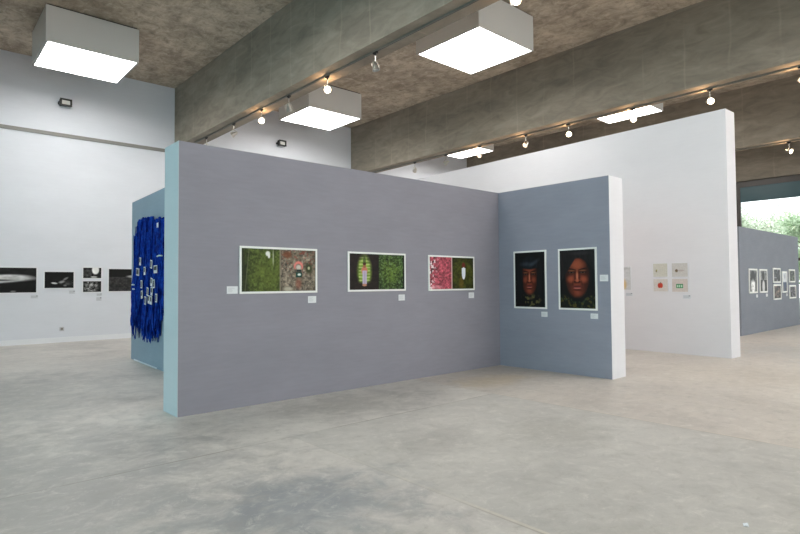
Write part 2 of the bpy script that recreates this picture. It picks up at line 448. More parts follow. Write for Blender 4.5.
def p_shroud(u, v):
    n = vnoise(u, v, 12, 16, 71, 3)
    img = flat(u, (70, 74, 26)) * (.4 + .95 * n)[..., None]
    img = over(img, (1 - ell(u, v, .5, .55, .62, .62, .7)) * .85, (18, 18, 10))
    img = over(img, ell(u, v, .42, .8, .1, .2, .8) * .4, (134, 92, 34))
    img = over(img, ell(u, v, .53, .25, .085, .10, .3), (104, 42, 34))
    img = over(img, rect(u, v, .45, .61, .33, .50), (226, 230, 236))
    return over(img, ell(u, v, .53, .50, .085, .20, .15), (222, 226, 234))
def face_base(u, v, hair, fringe, cx, cy, w, h):
    n = vnoise(u, v, 14, 20, 81, 3)
    img = flat(u, (15, 15, 16)) * (.8 + .35 * n)[..., None]
    skin = A((98, 46, 31))
    f = ell(u, v, cx, cy, w, h, .18)
    shade = .35 + .8 * np.exp(-((u - cx) / (w * .68)) ** 2)
    img = over(img, f, np.clip(skin * shade[..., None] * (.85 + .3 * n)[..., None], 0, 1))
    # jaw narrows
    img = over(img, np.clip((np.abs(u - cx) / w + (v - cy) / h * .42 - 1.0) / .12, 0, 1) * (v > cy), (16, 15, 15))
    return img, n
def features(img, u, v, cx, cy, w, h, warm):
    img = over(img, ell(u, v, cx, cy - h * .62, w * .55, h * .20, 1.1) * warm, (160, 84, 56))
    for s in (-1, 1):
        img = over(img, ell(u, v, cx + s * w * .54, cy + h * .10, w * .26, h * .16, 1.1) * warm, (176, 84, 56))
        img = over(img, ell(u, v, cx + s * w * .45, cy - h * .27, w * .36, h * .12, .8) * .8, (36, 15, 11))
        img = over(img, ell(u, v, cx + s * w * .46, cy - h * .42, w * .34, h * .028, .7, s * -.12) * .85, (20, 11, 10))
        img = over(img, ell(u, v, cx + s * w * .46, cy - h * .335, w * .25, h * .04, .9) * .55, (172, 112, 66))
        img = over(img, ell(u, v, cx + s * w * .45, cy - h * .25, w * .19, h * .04, .5) * .95, (10, 7, 7))
        for q in (.33, .58): img = over(img, ell(u, v, cx + s * w * q, cy - h * .245, w * .045, h * .022, .7) * .55, (150, 128, 116))
        img = over(img, ell(u, v, cx + s * w * .46, cy - h * .185, w * .2, h * .02, .9) * .4, (150, 88, 62))
        img = over(img, ell(u, v, cx + s * w * .19, cy + h * .225, w * .08, h * .03, .5) * .95, (16, 6, 6))
        img = over(img, ell(u, v, cx + s * w * .19, cy - h * .05, w * .06, h * .22, .9) * .55, (44, 17, 12))
        img = over(img, ell(u, v, cx + s * w * .37, cy + h * .30, w * .05, h * .14, .9, s * -.4) * .45, (40, 16, 12))
    img = over(img, ell(u, v, cx, cy - h * .04, w * .065, h * .26, .9) * .85, (206, 126, 92))
    img = over(img, ell(u, v, cx, cy + h * .16, w * .15, h * .07, .8) * .7, (178, 92, 64))
    img = over(img, ell(u, v, cx, cy + h * .27, w * .24, h * .035, .9) * .6, (34, 13, 10))
    img = over(img, ell(u, v, cx, cy + h * .46, w * .36, h * .05, .35), (92, 38, 36))
    img = over(img, ell(u, v, cx, cy + h * .54, w * .29, h * .05, .4), (158, 88, 80))
    img = over(img, ell(u, v, cx, cy + h * .495, w * .36, h * .014, .5) * .95, (16, 6, 6))
    img = over(img, ell(u, v, cx, cy + h * .64, w * .3, h * .035, .9) * .7, (34, 14, 11))
    return over(img, ell(u, v, cx, cy + h * .78, w * .2, h * .08, 1.0) * .5, (140, 68, 48))
def p_fringe(u, v):
    cx, cy, w, h = .49, .475, .28, .30
    img, n = face_base(u, v, 0, 0, cx, cy, w, h)
    img = features(img, u, v, cx, cy, w, h, .45)
    hn = vnoise(u, v, 34, 5, 88, 2)
    cap = np.clip(ell(u, v, .5, .36, .37, .29, .10) * (v < .36) , 0, 1) * np.clip((.298 + .02 * np.cos((u - .5) * 8) + .012 * hn - v) / .02, 0, 1)
    img = over(img, cap, A((19, 22, 26)) * (.6 + .8 * hn)[..., None])
    for s_ in (-1, 1):
        img = over(img, ell(u, v, .5 + s_ * .325, .50, .095, .34, .35), A((17, 18, 20)) * (.7 + .6 * hn)[..., None])
    img = over(img, ell(u, v, .40, .215, .20, .035, 1.1) * .5, (66, 80, 90))
    img = over(img, ell(u, v, .64, .20, .17, .035, 1.1, -.35) * .5, (66, 80, 90))
    img = over(img, (vnoise(u, v, 14, 22, 91, 2) > .60) * ell(u, v, .52, .90, .34, .13, .5) * .8, (96, 92, 52))
    return over(img, ell(u, v, .52, .84, .10, .025, .6) * .4, (136, 120, 66))
def p_portrait(u, v):
    cx, cy, w, h = .50, .47, .355, .34
    img, n = face_base(u, v, 0, 0, cx, cy, w, h)
    img = features(img, u, v, cx, cy, w, h, .7)
    hair = np.clip(((.305 - .42 * (u - .42)) * (u > .28) + (.6) * (u <= .28) - v) / .03, 0, 1)
    hl = .155 + 1.0 * np.maximum(0, .46 - u) ** 1.05 + .95 * np.maximum(0, u - .56) ** 1.7
    hair2 = np.clip((hl - v) / .025, 0, 1)
    img = over(img, hair2, A((28, 26, 27)) * (.7 + .6 * vnoise(u, v, 26, 8, 93, 2))[..., None])
    img = over(img, ell(u, v, .6, .06, .25, .03, .9) * .4, (62, 60, 60))
    cloth = np.clip((v - .74 - .4 * (.62 - np.abs(u - .5)) ** 2) / .04, 0, 1) * (np.abs(u - cx) > .17 - .2 * (v - .78)) + (v > .88)
    img = over(img, np.clip(cloth, 0, 1), A((20, 23, 18)) * np.ones(u.shape + (3,)))
    img = over(img, (vnoise(u, v, 16, 24, 95, 2) > .62) * np.clip(cloth, 0, 1) * .6, (96, 88, 34))
    return over(img, (vnoise(u, v, 18, 20, 97, 2) > .70) * np.clip(cloth, 0, 1) * .6, (52, 70, 44))
def bw(u, g): return np.repeat(np.clip(g, 0, 1)[..., None], 3, -1)
def p_cloud(u, v):
    n = vnoise(u, v, 8, 10, 101, 4); g = .07 + .12 * n * (1 - v)
    g = g + (.55 + .3 * n) * ell(u, v, .25, .43 + .02 * np.sin(u * 6), .72, .17, .35)
    g = g * (1 - .6 * ell(u, v, .35, .50, .25, .03, .9))
    g = g + .5 * ell(u, v, .05, .69, .28, .05, .7, .2) + .4 * ell(u, v, .6, .95, .05, .03, .6)
    return bw(u, g)
def p_body(u, v):
    n = vnoise(u, v, 9, 8, 111, 3); g = .05 + .06 * n
    g = g + .75 * ell(u, v, .33, .70, .11, .05, .6, .2) + .45 * ell(u, v, .58, .62, .12, .07, .7, -.5) + .4 * ell(u, v, .72, .42, .05, .13, .7, .7)
    return bw(u, g + .3 * ell(u, v, .78, .7, .2, .14, 1) * n + .3 * ell(u, v, .7, .85, .06, .06, .8))
def p_room(u, v):
    n = vnoise(u, v, 9, 7, 121, 3); g = .08 + .35 * n * ell(u, v, .25, .5, .3, .45, 1)
    g = g + .85 * ell(u, v, .68, .2, .2, .45, .3) - .7 * ell(u, v, .52, .72, .06, .09, .4) - .5 * ell(u, v, .7, .72, .06, .07, .4)
    return bw(u, g + .6 * ell(u, v, .6, .9, .18, .1, .6))
def p_crowd(u, v):
    n = vnoise(u, v, 14, 9, 131, 3); return bw(u, .06 + 1.25 * np.clip(n - .3, 0, 1) * ell(u, v, .42, .5, .45, .6, .6) + .4 * ell(u, v, .45, .35, .1, .15, .6))
def p_arena(u, v):
    n = vnoise(u, v, 22, 14, 141, 3); g = .09 + .22 * n * (v > .35)
    g = g + .55 * ell(u, v, .62, .33, .2, .06, .5) + .35 * ell(u, v, .66, .6, .05, .22, .7) + .3 * ell(u, v, .8, .55, .04, .2, .7)
    return bw(u, g)
def p_statue(u, v):
    n = vnoise(u, v, 6, 12, 151, 3); g = .62 * n + .1
    g = g * (1 - .85 * ell(u, v, .45, .28, .3, .26, .4)) + .55 * ell(u, v, .45, .74, .26, .34, .35)
    return bw(u, g * (1 - .6 * rect(u, v, 0, .16, .35, 1)))
def p_man(u, v):
    n = vnoise(u, v, 6, 12, 161, 3); g = .55 * n + .25
    g = g * (1 - .8 * ell(u, v, .45, .25, .2, .22, .4)); g = g * (1 - .85 * (v > .45)) + .75 * ell(u, v, .48, .78, .2, .32, .3)
    return bw(u, g)
def p_misc(seed, tint, dark=.5):
    def f(u, v):
        n = vnoise(u, v, 5, 7, seed, 4); n2 = vnoise(u, v, 4, 5, seed + 5, 2)
        return np.clip(A(tint) * (.06 + 1.5 * np.clip(n - .38, 0, 1) * (n2 > dark) + .16 * n)[..., None], 0, 1)
    return f
def p_sea(u, v):
    n = vnoise(u, v, 6, 10, 171, 3); img = flat(u, (214, 218, 224)) * (.8 + .3 * n)[..., None]
    img = over(img, ell(u, v, .5, .2, .2, .1, .6) * .6, (150, 150, 160))
    return over(img, np.clip((v - .48) / .06, 0, 1), A((42, 58, 86)) * (.5 + 1.0 * n)[..., None])
def p_small(u, v, c=(206, 203, 198)):
    n = vnoise(u, v, 20, 16, 181, 2); return flat(u, c) * (.93 + .1 * n)[..., None]
def p_seed(u, v):
    img = p_small(u, v, (208, 205, 194)); img = over(img, ell(u, v, .22, .55, .05, .1, .5), (130, 116, 84))
    return over(img, ell(u, v, .27, .5, .03, .05, .5), (190, 200, 130))
def p_key(u, v):
    img = p_small(u, v, (204, 200, 196)); img = over(img, ell(u, v, .3, .55, .09, .11, .4), (110, 92, 72))
    return over(img, ell(u, v, .58, .55, .2, .06, .5) * .6, (172, 156, 150))
def p_apple(u, v):
    img = p_small(u, v, (212, 204, 198)); img = over(img, ell(u, v, .47, .52, .2, .27, .25) * .35, (236, 206, 190))
    img = over(img, ell(u, v, .41, .52, .11, .20, .2), (176, 58, 44)); img = over(img, ell(u, v, .54, .52, .11, .20, .2), (188, 66, 48))
    return over(img, ell(u, v, .50, .30, .02, .08, .4), (90, 44, 34))
def p_note(u, v):
    img = p_small(u, v, (210, 198, 192)); img = over(img, rect(u, v, .27, .70, .40, .72), (74, 142, 92))
    for c in (.36, .48, .61): img = over(img, ell(u, v, c, .56, .04, .10, .4), (196, 220, 200))
    return over(img, rect(u, v, .27, .70, .40, .44) * .6, (36, 92, 58))
def p_bottle(u, v):
    img = flat(u, (206, 206, 208)) * (.92 + .12 * vnoise(u, v, 8, 20, 191, 2))[..., None]
    img = over(img, ell(u, v, .5, .08, .5, .03, .6) * .4, (160, 160, 160))
    img = over(img, ell(u, v, .35, .78, .34, .28, .7), (214, 168, 84)); img = over(img, ell(u, v, .35, .93, .2, .08, .5), (84, 58, 34))
    return over(img, ell(u, v, .35, .62, .1, .14, .7), (190, 140, 70))
def p_caption(seed, qr=True):
    r = np.random.RandomState(seed); lens = r.uniform(.45, .9, 6)
    def f(u, v):
        img = flat(u, (226, 227, 229))
        for k in range(6): img = over(img, rect(u, v, .1, .1 + .8 * lens[k], .2 + .11 * k, .235 + .11 * k) * .35, (120, 120, 124))
        return img
    return f
def p_ghost(u, v):   # pale lettered caption on the white wall
    img = flat(u, (206, 209, 215))
    for k in range(5): img = over(img, rect(u, v, .06, .8, .15 + .16 * k, .2 + .16 * k) * .55, (150, 152, 158))
    return over(img, rect(u, v, .74, .94, .1, .38) * .7, (112, 114, 120))

def ink_grid(name, f, u0, u1, z0, z1, y, parent, nx, ny):
    us = np.linspace(0, 1, nx + 1); vs = np.linspace(1, 0, ny + 1)
    U, V = np.meshgrid(us, vs)
    co = np.stack([u0 + (u1 - u0) * U, np.full_like(U, y), z0 + (z1 - z0) * (1 - V)], -1).reshape(-1, 3)
    idx = np.arange((nx + 1) * (ny + 1)).reshape(ny + 1, nx + 1)
    q = np.stack([idx[:-1, :-1], idx[:-1, 1:], idx[1:, 1:], idx[1:, :-1]], -1).reshape(-1, 4)
    me = bpy.data.meshes.new(name); me.from_pydata(co.tolist(), [], q.tolist())
    a = me.color_attributes.new('ink', 'FLOAT_COLOR', 'POINT')
    rgb = lin(np.clip(f(U, V), 0, 1)).reshape(-1, 3)
    a.data.foreach_set('color', np.concatenate([rgb, np.ones((len(rgb), 1))], 1).ravel().astype(np.float32))
    me.materials.append(M['print'])
    o = link(bpy.data.objects.new(name, me)); o.parent = parent
    return o

def ring(bm, w, h, t, y0, y1):
    box(bm, 0, w, y0, y1, h - t, h); box(bm, 0, w, y0, y1, 0, t)
    box(bm, 0, t, y0, y1, t, h - t); box(bm, w - t, w, y0, y1, t, h - t)
def place(surf, u, z):
    """surf = (origin xy, angle of the viewer's left-to-right direction)"""
    (ox, oy), a = surf; return (ox + u * math.cos(a), oy + u * math.sin(a), z)
def photo(surf, u0, u1, z0, z1, prints, label, name='framed_photograph', cat='photograph', group=None, border=.03, depth=.016, framemat='frame', res=90):
    w, h = u1 - u0, z1 - z0
    t = thing(name, label, cat, place(surf, u0, z0), surf[1], group)
    b = bmesh.new(); ring(b, w, h, border, -depth, 0)
    box(b, border, w - border, -depth * .5, 0, border, h - border)
    obj('frame' if framemat == 'frame' else 'mount', b, M[framemat], t)
    n = len(prints); iw = w - 2 * border; x = border
    for f, share, nm, lab in prints:
        ww = iw * share
        ph = ink_grid(nm, f, x, x + ww, border, h - border, -depth * .5 - .004, t, max(8, int(res * ww / max(ww, h))), max(8, int(res * h / max(ww, h))))
        if lab: ph['label'] = lab
        x += ww
    return t
def card(surf, u0, u1, z0, z1, f, label, group=None, depth=.005):
    t = thing('caption_card', label, 'caption', place(surf, u0, z0), surf[1], group)
    obj('card', bx(0, u1 - u0, -depth, 0, 0, z1 - z0), M['mount'], t)
    ink_grid('caption_text', f, .002, u1 - u0 - .002, .002, z1 - z0 - .002, -depth - .001, t, 28, 28)
    return t

S_MAIN = ((0, Y1), 0.0)
S_RET = ((X2, 0), R(-90))
S_WH = (PW, R(AW - 180))
S_GR = ((0, GY), 0.0)
S_FAR = ((0, YF), 0.0)
S_BL = (PB, R(AB - 180))

photo(S_MAIN, 2.889, 3.957, 1.315, 1.878, [(p_field, .505, 'print', 'aerial view of a green field'), (p_camp, .495, 'print', 'aerial view of dusty ground with a red and green dot')],
      'white framed double photograph of green field and dusty ground, leftmost on long grey partition', res=110, border=.025)
photo(S_MAIN, 4.449, 5.50, 1.318, 1.865, [(p_arch, .515, 'print', 'figure in a glowing green arch'), (p_leaves, .485, 'print', 'dense green leaves')],
      'white framed double photograph of a figure in a green arch beside leaves, middle of three', res=110, border=.025)
photo(S_MAIN, 5.975, 7.04, 1.309, 1.862, [(p_pink, .50, 'print', 'pink ground'), (p_shroud, .50, 'print', 'white clad figure lying on dark green ground')],
      'white framed double photograph of pink ground beside a white clad figure, nearest the inner corner', res=110, border=.025)
card(S_MAIN, 2.739, 2.870, 1.318, 1.405, p_caption(1), 'pale text card left of the green field photograph')
card(S_MAIN, 3.826, 3.946, 1.183, 1.270, p_caption(2), 'white caption card below the green field photograph')
card(S_MAIN, 5.366, 5.487, 1.176, 1.263, p_caption(3), 'white caption card below the green arch photograph')
card(S_MAIN, 6.906, 7.035, 1.177, 1.270, p_caption(4), 'white caption card below the pink ground photograph')
photo(S_RET, -5.770, -5.127, .996, 1.955, [(p_fringe, 1, 'print', None)],
      'white framed portrait of a person with a straight dark fringe, nearer the inner corner', res=150, border=.028)
photo(S_RET, -4.906, -4.250, .997, 1.952, [(p_portrait, 1, 'print', None)],
      'white framed close portrait of a person with swept dark hair and patterned collar', res=150, border=.028)
card(S_RET, -5.238, -5.123, .871, .953, p_caption(5), 'white caption card below the fringed portrait')
card(S_RET, -4.369, -4.249, .874, .953, p_caption(6), 'white caption card below the portrait with swept hair')
card(S_RET, -4.207, -4.078, 1.436, 1.533, p_caption(7), 'pale text card right of the portraits by the white wall end')
# white partition: four small prints and one partly hidden
def wp(u0, u1, z0, z1, f, label, g=None): 
    photo(S_WH, -u0, -u1, z0, z1, [(f, 1, 'print', None)], label, 'mounted_print', 'print', g, .006, .012, 'mount', 60)
wp(1.432, 1.131, 1.523, 1.801, p_seed, 'small pale print with a tiny brown seed, top left on the white partition')
wp(1.057, .737, 1.517, 1.798, p_key, 'small pale print with a brown object, top right on the white partition')
wp(1.432, 1.130, 1.224, 1.486, p_apple, 'small pale print of a red fruit, bottom left on the white partition')
wp(1.057, .741, 1.220, 1.486, p_note, 'small pale print of a green rectangle, bottom right on the white partition')
wp(2.29, 1.906, 1.257, 1.757, p_bottle, 'pale print with amber glow, partly hidden behind the white partition end')
card(S_WH, -.848, -.70, 1.09, 1.165, p_ghost, 'tiny pale caption under the green rectangle print', depth=.003)
card(S_WH, -2.03, -1.88, 1.13, 1.20, p_ghost, 'tiny pale caption under the amber print', depth=.003)
# right grey partition
def gp(u0, u1, z0, z1, f, label): photo(S_GR, u0, u1, z0, z1, [(f, 1, 'print', None)], label, border=.045, depth=.02, res=50)
gp(16.93, 17.62, 1.10, 1.77, p_statue, 'white bordered photograph of a pale draped form, leftmost on the right grey partition')
gp(17.83, 18.51, 1.10, 1.77, p_man, 'white bordered black and white photograph of a standing figure, second on the right grey partition')
gp(19.09, 19.82, 1.375, 1.82, p_misc(201, (225, 225, 235), .45), 'white bordered dark photograph, upper of the first stacked pair on the right partition')
gp(19.09, 19.84, .872, 1.33, p_misc(211, (226, 190, 170), .45), 'white bordered reddish dark photograph, lower of the first stacked pair')
gp(20.0, 20.50, 1.073, 1.725, p_sea, 'narrow white bordered photograph with blue lower half between two stacked pairs')
gp(20.74, 21.41, 1.385, 1.80, p_misc(221, (150, 170, 130), .35), 'white bordered dark green photograph, upper of the last stacked pair')
gp(20.75, 21.47, .875, 1.295, p_misc(231, (196, 180, 205), .45), 'white bordered violet grey photograph, lower of the last stacked pair')
card(S_GR, 17.52, 17.66, .975, 1.06, p_caption(8), 'small caption card under the draped form photograph')
card(S_GR, 18.40, 18.54, .985, 1.07, p_caption(9), 'small caption card under the standing figure photograph')
card(S_GR, 20.42, 20.54, .96, 1.04, p_caption(10), 'small caption card under the narrow blue photograph')
# far wall
def fp(u0, u1, z0, z1, f, label, res=80): photo(S_FAR, u0 - .03, u1 + .03, z0 - .03, z1 + .03, [(f, 1, 'print', None)], label, 'mounted_photograph', 'photograph', None, .03, .02, 'mount', res)
fp(1.20, 2.385, 1.28, 1.888, p_cloud, 'large black and white photograph with a long white streak, leftmost on the far wall')
fp(2.561, 3.201, 1.385, 1.793, p_body, 'black photograph with faint pale shapes, second from left on the far wall')
fp(3.419, 3.846, 1.639, 1.910, p_room, 'small black and white photograph, upper of the stacked pair on the far wall', 50)
fp(3.419, 3.846, 1.276, 1.555, p_crowd, 'small black and white photograph, lower of the stacked pair on the far wall', 50)
fp(4.03, 5.10, 1.285, 1.884, p_arena, 'dark photograph on the far wall partly hidden by the blue grey partition')
card(S_FAR, 2.27, 2.43, 1.13, 1.21, p_ghost, 'faint caption below the white streak photograph', depth=.003)
card(S_FAR, 3.10, 3.24, 1.23, 1.32, p_ghost, 'faint caption below the second far photograph', depth=.003)
card(S_FAR, 3.74, 3.87, 1.16, 1.235, p_ghost, 'faint caption under the stacked far pair, upper one', depth=.003)
card(S_FAR, 3.73, 3.865, 1.03, 1.14, p_ghost, 'faint caption under the stacked far pair, lower one', depth=.003)
t = thing('wall_socket', 'small grey power socket low on the far white wall', 'socket', (2.95, YF, .34))
obj('plate', bx(-.05, .05, -.012, 0, -.05, .05), M['socket'], t, bevel=.003)
b = bmesh.new(); tube(b, [(0, -.0135, 0), (0, -.011, 0)], .03, 16); obj('socket_well', b, M['rail'], t)

# ------------------------------------------------------------------ floodlights on the far wall
def flood(x, z, label):
    t = thing('floodlight', label, 'floodlight', (x, YF, z))
    b = bmesh.new(); box(b, -.13, .13, -.17, -.06, -.085, .085); box(b, -.11, .11, -.06, -.03, -.06, .06)
    obj('housing', b, M['black'], t, bevel=.008)
    b = bmesh.new(); ring(b, .27, .19, .04, -.02, 0); 
    fr = obj('bezel', b, M['black'], t); fr.location = (-.135, -.17, -.095)
    obj('glass', bx(-.09, .09, -.178, -.17, -.05, .05), M['flood_glass'], t)
    b = bmesh.new(); box(b, -.15, -.135, -.12, 0, -.02, .02); box(b, .135, .15, -.12, 0, -.02, .02); box(b, -.15, .15, -.012, 0, -.03, .03)
    obj('bracket', b, M['black'], t)
flood(2.955, 6.135, 'small black floodlight on the far white wall, below the left skylight box')
flood(9.20, 6.115, 'small black floodlight on the far white wall, under the middle rear skylight box')

# ------------------------------------------------------------------ skylight boxes
def skylight(x, y, label, w=1.78, l=1.68, zb=6.41):
    t = thing('skylight_box', label, 'skylight', (x, y, C))
    d = C - zb
    b = bmesh.new(); tk = .035; g = .03
    box(b, 0, w, 0, tk, -d, -g); box(b, 0, w, l - tk, l, -d, -g); box(b, 0, tk, tk, l - tk, -d, -g); box(b, w - tk, w, tk, l - tk, -d, -g)
    obj('housing', b, M['skyl'], t)
    b = bmesh.new(); q = .03; box(b, q, w - q, q, l - q, -g - .02, 0); obj('neck', b, M['dark'], t)  # recessed neck coloured dark to stand in for the shadow gap
    for sx in (0, w - .045): obj('rim', bx(sx, sx + .045, 0, l, -d - .006, -d), M['skyl_rim'], t)
    b = bmesh.new(); box(b, tk, w - tk, tk, l - tk, -d + .004, -d + .02); obj('diffuser', b, M['diffuser'], t)['label'] = 'glowing white diffuser'
    return t
skylight(2.008, 13.03, 'square white skylight box at upper left above the far wall')
skylight(8.19, 6.885, 'largest square white skylight box, at top centre of the view', 1.80, 1.77)
skylight(8.30, 13.15, 'square white skylight box behind the first concrete beam, over the middle bay', 1.85)
skylight(14.66, 13.15, 'smaller white skylight box seen under the second beam, left of the two')
skylight(14.62, 6.87, 'white skylight box seen under the second beam above the tall white partition')

for x_, y_ in ((2.008, 6.885), (2.008, .73), (8.19, .73), (14.62, .73), (8.19, -5.4), (14.62, -5.4), (20.9, 6.87), (20.9, .73)):  # unseen boxes added along the grid to brighten the hall
    skylight(x_, y_, 'white skylight box of the same grid over the hall outside the view')['group'] = 'skylight boxes outside the view'

# ------------------------------------------------------------------ track lighting
def rail(x, y0, y1, z, label):
    t = thing('track_rail', label, 'track', (x, y0, z))
    b = bmesh.new(); box(b, -.018, .018, 0, y1 - y0, -.032, 0)
    obj('rail', b, M['rail'], t)
    b = bmesh.new(); box(b, -.006, .006, .02, y1 - y0 - .02, -.034, -.0325); obj('slot', b, M['black'], t)
    return t
rail(5.97, -3, 15.9, 5.452, 'lighting track under the first concrete beam')
rail(12.40, -3, 15.9, 5.452, 'lighting track under the second concrete beam')
rail(18.75, -3, 15.9, 5.43, 'lighting track under the third concrete beam, far right')

def make_spot(label, lit):
    t = thing('track_spotlight', label, 'spotlight')
    b = bmesh.new(); box(b, -.02, .02, -.05, .05, -.03, 0); tube(b, [(0, 0, -.03), (0, 0, -.055)], .02, 12)
    obj('adapter', b, M['black'], t)
    b = bmesh.new(); tube(b, [(0, 0, -.05), (0, 0, -.165)], .009, 8)
    obj('stem', b, M['silver'], t)
    b = bmesh.new(); pts = [(-.075, 0, -.265)] + [(-.075 * math.cos(a), 0, -.225 + .06 * math.sin(a)) for a in np.linspace(0, math.pi, 11)] + [(.075, 0, -.265)]
    tube(b, pts, .006, 8); obj('yoke', b, M['silver'], t)
    return t
def add_head(t, yaw, tilt, lit):
    """head: a short flared reflector on a ring; local -y is the beam direction before tilting"""
    Rm = Matrix.Rotation(yaw, 4, 'Z') @ Matrix.Rotation(tilt, 4, 'X')
    b = bmesh.new()
    prof = [(.09, .012), (.088, .026), (.06, .032), (.02, .045), (-.03, .060), (-.055, .066), (-.06, .068)]
    tube(b, [(0, yy, 0) for yy, r in prof], [r for yy, r in prof], 20, caps=False)
    tube(b, [(0, .1, 0), (0, .088, 0)], .02, 12)
    for s in (-1, 1): tube(b, [(s * .058, 0, 0), (s * .078, 0, 0)], .008, 8)
    hd = obj('lamp_head', b, M['silver'], t, smooth=True); hd.matrix_local = Matrix.Translation((0, 0, -.262)) @ Rm
    b = bmesh.new(); tube(b, [(0, -.05, 0), (0, -.062, 0)], [.060, .055], 20)
    ln = obj('lens', b, M['bulb' if lit == 1 else 'bulb_dim' if lit == 2 else 'lens_off'], hd)
    if lit:
        ln['label'] = 'glowing warm lens'
        ld = bpy.data.lights.new('lamp', 'SPOT'); ld.energy = 70; ld.color = (1, .78, .52); ld.spot_size = R(50); ld.spot_blend = .8; ld.shadow_soft_size = .04
        lo = link(bpy.data.objects.new('lamp_light', ld)); lo.parent = hd
        lo.matrix_local = Matrix.Translation((0, -.075, 0)) @ Matrix.Rotation(R(-90), 4, 'X')
        # light leaking from the open back of the fitting
        pd = bpy.data.lights.new('leak', 'POINT'); pd.energy = 6; pd.color = (1, .62, .32); pd.shadow_soft_size = .03
        po = link(bpy.data.objects.new('back_leak_light', pd)); po.parent = t; po.location = (.09, .16, -.14)
sp = []
def spot(x, y, z, yaw, tilt, lit, label):
    t = make_spot(label, lit); t.location = (x, y, z - .032); add_head(t, R(yaw), R(tilt), lit)
RZ = 5.452
spot(5.97, 14.566, RZ, 160, 35, 0, 'unlit silver spotlight on the first beam track, nearest the far wall')
spot(5.97, 12.886, RZ, 230, 30, 0, 'unlit silver spotlight on the first beam track, second from the far wall')
spot(5.97, 11.45, RZ, -28, 12, 1, 'lit warm spotlight on the first beam track, right of two unlit ones')
spot(5.97, 10.239, RZ, 140, 40, 0, 'unlit silver spotlight on the first beam track, between two lit ones')
spot(5.97, 8.80, RZ, -28, 14, 1, 'lit warm spotlight in front of the middle skylight box')
spot(5.97, 7.33, RZ, 60, 78, 0, 'unlit silver spotlight on the first beam track hanging against the ceiling')
spot(5.97, 4.40, RZ, -28, 10, 1, 'lit warm spotlight cut by the top edge, beside the largest skylight box')
spot(12.40, 13.208, RZ, 150, 30, 0, 'spotlight on the second beam track, just above the long grey partition')
spot(12.40, 11.80, RZ, 200, 25, 0, 'unlit silver spotlight on the second beam track left of the small skylight')
spot(12.40, 10.45, RZ, -60, 35, 2, 'tilted spotlight with faint warm lens before the small rear skylight')
spot(12.40, 8.83, RZ, -95, 45, 2, 'tilted spotlight with dim lens on the second track between lit ones')
spot(12.40, 7.54, RZ, -50, 10, 1, 'lit warm spotlight on the second beam track, over the tall white partition left part')
spot(12.40, 5.88, RZ, -50, 10, 1, 'lit warm spotlight on the second track in front of the low skylight')
spot(12.40, 4.24, RZ, -60, 8, 1, 'lit warm spotlight above the end of the tall white partition')
spot(12.40, 2.66, RZ, -70, 8, 2, 'spotlight at the right edge of the view on the second track')
spot(18.75, 4.37, 5.43, -20, 25, 1, 'lit spotlight on the third beam track, far right above the glazing')

# ------------------------------------------------------------------ blue textile artwork
def blue_mat():
    m = mat('blue_fabric', rough=.85, spec=.1); g = N(m); v = g.coord()
    n = g.noise(g.mapping(v, (9, 9, 6)), 2, 5, .7)
    g.base(g.ramp(n, [(.35, s8(6, 24, 92)), (.52, s8(10, 50, 146)), (.68, s8(30, 84, 184))])); return m
M['blue'] = blue_mat()
ta = thing('textile_artwork', 'blue ragged textile hanging of many strips with small photo cards pinned on it', 'artwork', (PB[0], PB[1], 0), R(AB - 180))
b = bmesh.new()
rs = random.Random(5)
def strip(b, u, z1, z0, w, off, sway):
    n = 9; L = []; 
    for k in range(n + 1):
        f = k / n; z = z1 + (z0 - z1) * f
        uu = u + sway * f * f + .018 * math.sin(f * 9 + u * 31); yy = -off - .025 * math.sin(f * 7 + u * 50) * f
        ww = w * (1 - .55 * max(0, f - .85) / .15)
        yaw = math.sin(f * 6 + u * 17) * .5
        dx, dy = math.cos(yaw) * ww / 2, math.sin(yaw) * ww / 2
        L.append([b.verts.new(p) for p in ((uu - dx, yy - dy - .004, z), (uu + dx, yy + dy - .004, z), (uu + dx, yy + dy + .004, z), (uu - dx, yy - dy + .004, z))])
    for a, c in zip(L, L[1:]):
        for i in range(4): b.faces.new((a[i], a[(i + 1) % 4], c[(i + 1) % 4], c[i]))
    b.faces.new(L[0]); b.faces.new(L[-1][::-1])
def bottom(u):   # lower outline of the hanging, read across the wall
    pts = [(0.0, .9), (.34, .80), (.44, .46), (.72, .44), (.80, .80), (1.0, .80), (1.12, .50), (1.5, .44), (1.95, .50), (2.1, .8), (2.6, 1.0)]
    for (a, x), (c, y) in zip(pts, pts[1:]):
        if a <= u <= c: return x + (y - x) * (u - a) / (c - a)
    return 1.0
for layer in range(3):
    for k in range(84):
        u = .62 - .04 * layer + 2.0 * (k + rs.random()) / 84
        top = 2.55 + .05 * math.sin(u * 2.2 - .6) + rs.uniform(-.06, .07)
        lo = bottom(u) + rs.uniform(-.03, .26)
        if layer == 2: top -= rs.uniform(.2, 1.2)
        strip(b, u, top, max(.3, lo), rs.uniform(.03, .06), .03 + layer * .028 + rs.uniform(0, .02), rs.uniform(-.10, .08))
for k in range(12): strip(b, .60 - .006 * k, 1.6 + rs.uniform(-.4, .4), .62 + rs.uniform(-.14, .22), .05, .05 + .01 * (k % 4), -.12 - .012 * (k % 5))
obj('fabric_strips', b, M['blue'], ta)['kind'] = 'stuff'
spots_uv = [(1.17, 1.86), (1.01, 1.68), (1.47, 1.68), (1.87, 1.79), (2.13, 1.69), (1.27, 1.45), (1.89, 1.49), (2.04, 1.45), (1.91, 1.33), (1.65, 1.33), (1.31, 1.26), (1.52, 1.17), (1.74, 1.19), (2.18, 1.22), (1.87, 1.18)]
